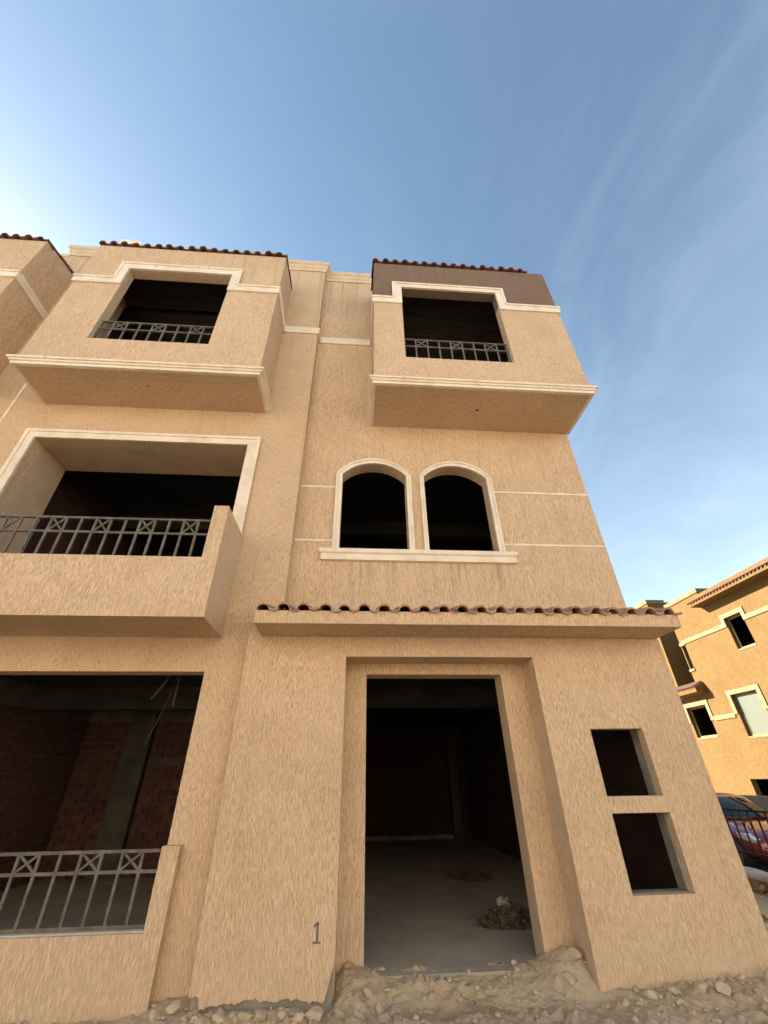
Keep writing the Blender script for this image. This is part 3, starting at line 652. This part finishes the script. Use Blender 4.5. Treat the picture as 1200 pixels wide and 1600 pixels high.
aw = mk('awning_roof', G().extrude([(XO-.55, Z(3.52)), (XO+.0, Z(3.46)), (XO+.0, Z(3.98)), (XO-.55, Z(3.72))], lambda u, z, d: (u, d, z), 21.25, 25.1), 'orange', oh)
side_tiles(aw, XO-.6, 21.27, 25.1, 20, Z(3.74), math.radians(24), 'tile_pink', 2, .36)
# windows: trim, inner frame, panes
def owin(y0, y1, z0, z1, trim_to, glass, fr=True):
    tw = .2
    poly = [(y0-tw, trim_to), (y0, trim_to), (y0, z1), (y1, z1), (y1, trim_to), (y1+tw, trim_to), (y1+tw, z1+tw), (y0-tw, z1+tw)]
    t = mk('window_trim', G().extrude(poly, YZ, XO-.045, XO+.01), 'orange_trim', oh)
    f = mk('window_frame', G().wall(y0, y1, z0, z1, XO+.14, XO+.2, [(y0+.09, y1-.09, z0+.09, z1-.09)], YZ), 'orange_trim', oh)
    mk('sill', G().box(XO-.02, XO+.2, y0+.01, y1-.01, z0-.06, z0+.012), 'orange_trim', f)
    if glass: mk('pane', G().box(XO+.165, XO+.172, y0+.09, y1-.09, z0+.09, z1-.09), glass, f)
owin(*wins[0], Z(5.95), None); owin(*wins[1], Z(2.25), None); owin(*wins[2], Z(2.35), 'frosted')
yz_box('pane', XO+.165, XO+.172, 21.46, 21.71, Z(4.73), Z(5.87), 'frosted', oh)
ztU, ztL = Z(5.95), Z(2.22)
for y0, y1, z in ((18.61, 21.6, ztU), (12, 17.2, ztU), (20.14, 21.47, ztL), (14, 18.25, ztL), (23.3, 25, ztL)):
    mk('string_band', G().box(XO-.045, XO+.006, y0, y1, z, z+.2), 'orange_trim', oh)
for za, zb in ((5.9, 6.06), (4.58, 4.7)): box('corner_trim', (XO-.05, XO+.004, 21.42, 21.80, Z(za), Z(zb)), 'orange_trim', oh)
# rear wing of the orange house
mk('rear_wing', G().box(20.25, 27, 26, 34, ZO, Z(10.1)), 'orange', oh)
mk('cornice', G().sweep([(20.25, 34), (20.25, 26), (21.5, 26)], [(-.02, Z(9.98)), (.06, Z(9.98)), (.1, Z(10.22)), (-.02, Z(10.22))]), 'orange_trim', oh)

# ------------------------------------------------------------------ lane: grey wall, car, stone wall, fence
gw = mk('boundary_wall', G().box(12.3, 12.5, 9, 24, Z(-2.4), Z(-.565)), 'greywall', None, .01); tag(gw, 'low grey cement boundary wall behind the red car', 'wall')
road = mk('side_lane', G().box(6.75, 12.25, -20, 40, Z(-1.9), Z(-1.846)), 'asphalt'); tag(road, 'dusty side lane under the red car', kind='structure')
XF = 6.3
sw = empty('stone_wall', (XF, 8, Z(-1.5)), 'low rubble stone wall with pale cement cap under the fence', 'wall')
mk('core', G().box(XF-.10, XF+.16, 5.6, 12, Z(-1.95), Z(-1.345)), 'cement', sw)
rnd = random.Random(11)
def rock(r, sx, sy, sz, seed, sub=2, rough=.35):
    bm = bmesh.new(); bmesh.ops.create_icosphere(bm, subdivisions=sub, radius=1)
    off = Vector((seed*3.1, seed*1.7, seed*.9)); rr_ = random.Random(seed); planes = [(Vector((rr_.gauss(0, 1), rr_.gauss(0, 1), rr_.gauss(0, 1))).normalized(), rr_.uniform(.5, .8)) for _ in range(9)]
    for v in bm.verts:
        n = v.co.normalized(); k = 1+rough*mn.noise(n*1.6+off)+rough*.4*mn.noise(n*4+off)
        c = n*k
        for pn, pd in planes:
            q = c.dot(pn)
            if q > pd: c = c-pn*(q-pd)
        v.co = Vector((c.x*sx, c.y*sy, c.z*sz))*r
    me = bpy.data.meshes.new('stone'); bm.to_mesh(me); bm.free(); return me
smeshes = []
for i in range(6):
    me = rock(1, .075, .17, .095, i+1, 2, .3); me.materials.append(M['wallstone']); smeshes.append(me)
for row in range(3):
    y = 5.7+.12*(row % 2)
    while y < 11.9:
        s_ = rnd.uniform(.8, 1.15)
        inst('stone', smeshes[rnd.randrange(6)], (XF-.11+rnd.uniform(-.015, .015), y, Z(-1.78)+row*.17+rnd.uniform(-.012, .012)), (rnd.uniform(-.15, .15), rnd.uniform(-.1, .1), rnd.uniform(-.1, .1)), sw, (1, s_, s_))
        y += .26*s_
capg = G(); n = 50
for i in range(n+1):
    y = 5.6+6.4*i/n; w = .17+.03*mn.noise(Vector((y*3, 0, 1))); hh = .075+.03*mn.noise(Vector((y*2.5, 4, 1)))
    for dx, dz in ((-w-.02, 0), (-w-.03, hh*.6), (-w+.03, hh), (w-.03, hh), (w+.02, hh*.5), (w, 0)): capg.v.append((XF+.03+dx, y, Z(-1.346)+dz))
for i in range(n):
    for k in range(6): capg.f.append((i*6+k, i*6+(k+1) % 6, (i+1)*6+(k+1) % 6, (i+1)*6+k))
mk('cement_cap', capg, 'cement', sw, 0, True)
fn_ = empty('lane_fence', (XF, 8, Z(-1.27)), 'dark iron fence with a scroll standing on the low stone wall', 'fence')
mk('rail', G().box(XF-.012, XF+.012, 5.6, 12, Z(-.505), Z(-.48)), 'darkiron', fn_); mk('rail', G().box(XF-.012, XF+.012, 5.6, 12, Z(-1.06), Z(-1.035)), 'darkiron', fn_)
y = 5.65; i = 0
while y < 12:
    post = (i % 14 == 9)
    mk('post' if post else 'bar', G().box(XF-.009, XF+.009, y-.009, y+.009, Z(-1.28) if post else Z(-1.035), Z(-.48) if post else Z(-.505)), 'darkiron', fn_); y += .165; i += 1
sp = [(XF, 7.70+(.085-.011*t)*math.cos(t*1.1)*.9, Z(-.70)+(.085-.011*t)*math.sin(t*1.1)) for t in [k*.35 for k in range(20)]]
mk('scroll', G().tube(sp, .007, 6), 'darkiron', fn_)

# ------------------------------------------------------------------ the red car
hd = Vector((-.12, -.993)); lf = Vector((-hd.y, hd.x))
cpos = Vector((9.2, 11.86))-hd*1.28-lf*(-.70)
car = empty('parked_car', (cpos.x, cpos.y, Z(-1.846)), 'dark red hatchback parked in the lane behind the iron fence', 'car')
car.rotation_euler = (0, 0, math.atan2(hd.y, hd.x))
def cmk(name, g, mat, par, smooth=False, subd=0, bevel=0):
    me = mesh_from(name, g, mat, (0, 0, 0), smooth); o = bpy.data.objects.new(name, me); COL.objects.link(o); o.parent = par
    if bevel:
        b = o.modifiers.new('edge', 'BEVEL'); b.width = bevel; b.segments = 2; b.limit_method = 'ANGLE'
    if subd: m = o.modifiers.new('s', 'SUBSURF'); m.levels = subd; m.render_levels = subd
    return o
def loft(stations):
    """stations: x, [(y, z), ...] half outline from bottom centre to top centre"""
    g = G(); m = len(stations[0][1])
    for x, pr in stations:
        ring = [(x, y, z) for y, z in pr]+[(x, -y, z) for y, z in reversed(pr)]
        g.v += ring
    k = 2*m
    for i in range(len(stations)-1):
        for j in range(k): g.f.append((i*k+j, i*k+(j+1) % k, (i+1)*k+(j+1) % k, (i+1)*k+j))
    g.f.append(tuple(range(k-1, -1, -1))); g.f.append(tuple(range((len(stations)-1)*k, len(stations)*k)))
    return g
def sec(w, zb, zs, zt): return [(.02, zb), (w*.86, zb), (w*.97, zb+.12), (w, (zb+zs)/2), (w*.985, zs), (w*.90, zt-.03), (w*.6, zt+.01), (.02, zt+.025)]
body = cmk('body', loft([(-2.05, sec(.66, .34, .62, .80)), (-1.98, sec(.76, .24, .66, .90)), (-1.4, sec(.84, .19, .74, .95)), (-.4, sec(.855, .18, .76, .93)), (.5, sec(.855, .18, .75, .92)), (.95, sec(.85, .18, .73, .90)), (1.5, sec(.83, .19, .68, .80)), (1.85, sec(.77, .21, .62, .71)), (2.02, sec(.66, .25, .52, .62)), (2.07, sec(.55, .30, .46, .54))]), 'carpaint', car, True, 2)
def csec(w, zb, zt, wt): return [(.02, zb), (w, zb), (w*.99, zb+.05), (w*.5+wt*.5, (zb+zt)/2), (wt, zt-.05), (wt*.9, zt-.012), (wt*.5, zt), (.02, zt+.006)]
cabin = cmk('cabin', loft([(-1.9, csec(.70, .86, .96, .62)), (-1.55, csec(.76, .88, 1.28, .60)), (-1.1, csec(.78, .88, 1.40, .60)), (-.4, csec(.785, .88, 1.43, .62)), (.15, csec(.785, .88, 1.40, .62)), (.40, csec(.785, .88, 1.31, .63)), (.95, csec(.775, .88, .93, .72))]), 'carpaint', car, True, 1)
ws = G(); nI = 8
for i in range(nI+1):
    t = i/nI; x = .35+.64*t; z = 1.318-.391*t+.03*math.sin(math.pi*t)
    for k in range(9):
        s_ = (k-4)/4; w = .55+.13*t; ws.v.append((x-.10*s_*s_+.022, s_*w, z+.018-.02*s_*s_))
for i in range(nI):
    for k in range(8): ws.f.append((i*9+k, i*9+k+1, (i+1)*9+k+1, (i+1)*9+k))
cmk('windscreen', ws, 'glass', cabin, True)
for sgn in (-1, 1):
    sg = G(); sg.extrude([(.62, .95), (-1.35, .97), (-1.1, 1.30), (-.2, 1.35), (.2, 1.29)], lambda u, v, d: (u, sgn*(d+(.785-.62)*(1-(v-.88)/.52)), v), .655, .668); cmk('side_window', sg, 'glass', cabin)
    hl = G(); hl.extrude([(1.62, .60), (1.95, .53), (1.98, .60), (1.78, .70), (1.60, .70)], lambda u, v, d: (u+.02, sgn*(d-(u-1.6)*.28), v), .62, .815); cmk('headlight', hl, 'lamp', body, bevel=.015)
    mi = G(); mi.box(.62, .74, sgn*.80, sgn*.97, .94, 1.07); cmk('mirror', mi, 'carpaint', body, bevel=.03)
    for xw in (-1.28, 1.28):
        wz = .31; wd = G(); nn = 28
        for (yy, rr) in ((.62, .24), (.63, .30), (.66, .315), (.78, .315), (.815, .30), (.82, .235)):
            for k in range(nn): a = 2*math.pi*k/nn; wd.v.append((xw+rr*math.cos(a), sgn*yy, wz+rr*math.sin(a)))
        for i in range(5):
            for k in range(nn): wd.f.append((i*nn+k, i*nn+(k+1) % nn, (i+1)*nn+(k+1) % nn, (i+1)*nn+k))
        wh = cmk('wheel', wd, 'rubber', car, True)
        rg = G(); 
        for k in range(5):
            a = 2*math.pi*k/5+.3
            rg.extrude([(xw+.05*math.cos(a-1.2), wz+.05*math.sin(a-1.2)), (xw+.232*math.cos(a-.20), wz+.232*math.sin(a-.20)), (xw+.232*math.cos(a+.20), wz+.232*math.sin(a+.20)), (xw+.05*math.cos(a+1.2), wz+.05*math.sin(a+1.2))], lambda u, v, d: (u, sgn*d, v), .785, .812)
        rg.tube([(xw+.225*math.cos(2*math.pi*k/24), sgn*.80, wz+.225*math.sin(2*math.pi*k/24)) for k in range(25)], .014, 6)
        rg.tube([(xw, sgn*.76, wz), (xw, sgn*.822, wz)], .055, 12)
        cmk('rim', rg, 'alloy', wh)
        dk = G().tube([(xw, sgn*.60, wz), (xw, sgn*.765, wz)], .236, 24); cmk('hub_well', dk, 'black', wh)
        ar = G().tube([(xw, sgn*.55, wz+.015), (xw, sgn*.862, wz+.015)], .365, 28); cmk('wheel_arch', ar, 'black', body)
gr = G().box(2.0, 2.085, -.42, .42, .28, .40); cmk('grille', gr, 'black', body, bevel=.01)

# ------------------------------------------------------------------ debris and rubble
def heap(cx, cy, z, rx, ry, h, n, seed, label):
    rnd = random.Random(seed); g = G()
    for i in range(n):
        a = rnd.uniform(0, 6.283); r = rnd.random()**.6
        x, y = cx+rx*r*math.cos(a), cy+ry*r*math.sin(a); zz = z+h*(1-r*r)*rnd.uniform(.25, 1)+.004
        l = rnd.uniform(.015, .05); w = rnd.uniform(.004, .016); d = Vector((rnd.gauss(0, 1), rnd.gauss(0, 1), rnd.gauss(0, .5))).normalized()
        s_ = d.orthogonal().normalized()*w; p = Vector((x, y, zz)); up_ = d.cross(s_).normalized()*w*.6
        g.add([p-d*l-s_, p-d*l+s_, p+d*l+s_, p+d*l-s_, p+up_], [(0, 1, 4), (1, 2, 4), (2, 3, 4), (3, 0, 4), (0, 3, 2, 1)])
    lo = G(); m = 26
    lo.v.append((cx, cy, z+h*.62))
    for k in range(m):
        a = 2*math.pi*k/m; lo.v.append((cx+rx*.55*math.cos(a), cy+ry*.55*math.sin(a), z+h*.45*rnd.uniform(.7, 1.2)))
    for k in range(m):
        a = 2*math.pi*k/m; q = rnd.uniform(.8, 1.02); lo.v.append((cx+rx*q*math.cos(a), cy+ry*q*math.sin(a), z-.005))
    for k in range(m): lo.f += [(0, 1+k, 1+(k+1) % m), (1+k, 1+m+k, 1+m+(k+1) % m, 1+(k+1) % m)]
    g.add(lo.v, lo.f)
    return tag(mk('litter_heap', g, 'litter'), label, 'debris', kind='stuff')
zfl = Z(-1.38)
heap(1.86, 6.28, zfl, .40, .22, .16, 1500, 2, 'dark heap of dry leaves and litter inside the doorway')
heap(2.05, 9.0, zfl, .38, .55, .035, 420, 3, 'flat scatter of litter on the dim floor deep inside the hall')
def rag(cx, cy, z, s, seed, label):
    g = G(); n = 9
    for i in range(n):
        for j in range(n):
            u, v = i/(n-1)-.5, j/(n-1)-.5; q = Vector((u*3, v*3, seed))
            g.v.append((cx+u*s+.2*s*mn.noise(q), cy+v*s*.6, z+s*.35*(1-3.2*(u*u+v*v))+s*.45*mn.noise(q*1.7)))
    g.f = [(i*n+j, (i+1)*n+j, (i+1)*n+j+1, i*n+j+1) for i in range(n-1) for j in range(n-1)]
    o = mk('rag', g, 'rag', None, 0, True); m = o.modifiers.new('t', 'SOLIDIFY'); m.thickness = .004; tag(o, label, 'rag')
rag(1.80, 6.30, zfl+.16, .15, 1.3, 'crumpled pale rag on top of the litter heap')
g = G(); rnd = random.Random(21)
def add_rock(g, x, y, z, r, seed):
    t = (1+5**.5)/2; vs = [(-1,t,0),(1,t,0),(-1,-t,0),(1,-t,0),(0,-1,t),(0,1,t),(0,-1,-t),(0,1,-t),(t,0,-1),(t,0,1),(-t,0,-1),(-t,0,1)]
    fs = [(0,11,5),(0,5,1),(0,1,7),(0,7,10),(0,10,11),(1,5,9),(5,11,4),(11,10,2),(10,7,6),(7,1,8),(3,9,4),(3,4,2),(3,2,6),(3,6,8),(3,8,9),(4,9,5),(2,4,11),(6,2,10),(8,6,7),(9,8,1)]
    sx, sy, sz = rnd.uniform(.6, 1.3), rnd.uniform(.6, 1.2), rnd.uniform(.4, .8); a = rnd.uniform(0, 6.28); ca, sa = math.cos(a), math.sin(a); out = []
    for v in vs:
        k = r/1.9*rnd.uniform(.7, 1.15); X, Y, W = v[0]*sx*k, v[1]*sy*k, v[2]*sz*k; out.append((x+X*ca-Y*sa, y+X*sa+Y*ca, z+W))
    g.add(out, fs)
for i in range(1100):
    x = rnd.uniform(-2.4, 4.9); y = 4.2+1.0*rnd.random()
    if (x < -.09 or x > 2.07) and y > 4.72 and x < 3.66 and x > -1.17: y = 4.72-rnd.random()*.4
    if x < -1.17 and y > 4.78 and x < -1.5: continue
    r = .006+.03*rnd.random()**3.5
    add_rock(g, x, y, ground_h(x, y)+r*.15, r, i)
for i in range(260):
    x = rnd.uniform(3.7, 6.1); y = rnd.uniform(4.6, 8.5); r = .012+.06*rnd.random()**2.5; add_rock(g, x, y, ground_h(x, y)+r*.2, r, i)
pb = mk('pebbles', g, 'stone'); tag(pb, 'loose pebbles and crumbs of plaster on the dirt', 'gravel', kind='stuff')
g = G()
for i in range(60):
    x = rnd.uniform(.1, 1.85); y = 5.05+rnd.random()**1.6*3.5; r = .004+.012*rnd.random()**3; add_rock(g, x, y, zfl+r*.3, r, i)
tag(mk('floor_crumbs', g, 'concrete'), 'small crumbs scattered on the floor inside the doorway', 'gravel', kind='stuff')
rmesh = []
for i in range(5):
    me = rock(1, 1, .8, .62, i+20, 2, .45); me.materials.append(M['stone']); rmesh.append(me)
spots = [(-1.05,4.60,.05),(-.9,4.62,.065),(-.72,4.64,.055),(-.6,4.6,.07),(-.45,4.63,.06),(-.33,4.6,.05),(-.2,4.62,.075),(-.02,4.66,.05),(.12,4.62,.06),(.28,4.66,.055),(.2,4.8,.05),(2.02,4.62,.06),(1.85,4.8,.07),(1.98,4.92,.08),(2.18,4.60,.06),(2.4,4.56,.07),(2.62,4.6,.06),(2.8,4.58,.085),(2.95,4.52,.07),(3.2,4.62,.055),(3.45,4.62,.08),(3.75,4.7,.1),(3.9,4.85,.12),(4.1,5.1,.1),(-1.4,4.7,.06),(-1.28,4.78,.08),(4.6,5.8,.13),(5.2,6.6,.14)]
for i, (x, y, r) in enumerate(spots):
    rz = rnd.uniform(0, 6.28)
    o = inst('rubble_stone', rmesh[i % 5], (x, y, ground_h(x, y)+r*.15), (rnd.uniform(-.4, .4), rnd.uniform(-.4, .4), rz), None, (r, r, r))
    where = 'in the corner left of the portal pier' if x < -1.15 else 'at the foot of the pier with the number' if x < -.05 else 'in front of the open doorway' if x < 2.1 else 'under the two small square windows' if x < 3.6 else 'beyond the right corner of the villa'
    tag(o, 'rough lump of rubble lying '+where, 'stone', 'rubble lumps '+where)

# ------------------------------------------------------------------ unseen houses, added behind the viewpoint to bounce warm light onto the facade
M['cream_wall'] = simple('cream_render', (.64, .56, .45), (.70, .62, .51), 2, .9, .004, 40)
def bounce_fill_house(x0, x1, top, label):
    h = empty('bounce_fill_house', ((x0+x1)/2, -14, 0), label, 'house', 'unseen houses added for bounce light')
    ws_ = []
    n = 3; st = (x1-x0)/n
    for r, (za, zb) in enumerate(((.9, 2.6), (4.4, 6.0), (7.9, 9.4))):
        for i in range(n):
            c = x0+st*(i+.5)
            ws_.append((c-.6, c+.6, za if not (r == 0 and i == 1) else .05, zb))
    mk('front_wall', G().wall(x0, x1, -.1, top, -11.25, -11, ws_, XZ), 'cream_wall', h)
    mk('shell', G().box(x0, x0+.2, -19, -11.25, -.1, top).box(x1-.2, x1, -19, -11.25, -.1, top).box(x0, x1, -19.2, -19, -.1, top).box(x0+.2, x1-.2, -19, -11.25, top-.5, top-.3), 'cream_wall', h)
    for w in ws_: mk('pane', G().box(w[0], w[1], -11.2, -11.19, w[2], w[3]), 'glass', h)
    mk('cornice', G().box(x0-.05, x1+.05, -11.0, -10.9, top-.25, top+.02), 'trim', h)
    mk('balcony', G().box(x0+st*.9, x1-st*.9, -11.0, -10.1, 3.5, 4.4), 'cream_wall', h)
bounce_fill_house(-24, -8.3, 11.2, 'unseen cream three storey house added for bounce light, left of the viewpoint')
bounce_fill_house(-8, 8, 11.4, 'unseen cream three storey house added for bounce light, straight behind the viewpoint')
bounce_fill_house(8.3, 24, 11.1, 'unseen cream three storey house added for bounce light, right of the viewpoint')

street = mk('street', G().box(-80, 60, -9.6, -2.2, -.12, .012), 'asphalt'); tag(street, 'unseen asphalt street added to cut ground bounce', kind='structure')  # dark sheet added behind the viewpoint to weaken bounce onto the soffits
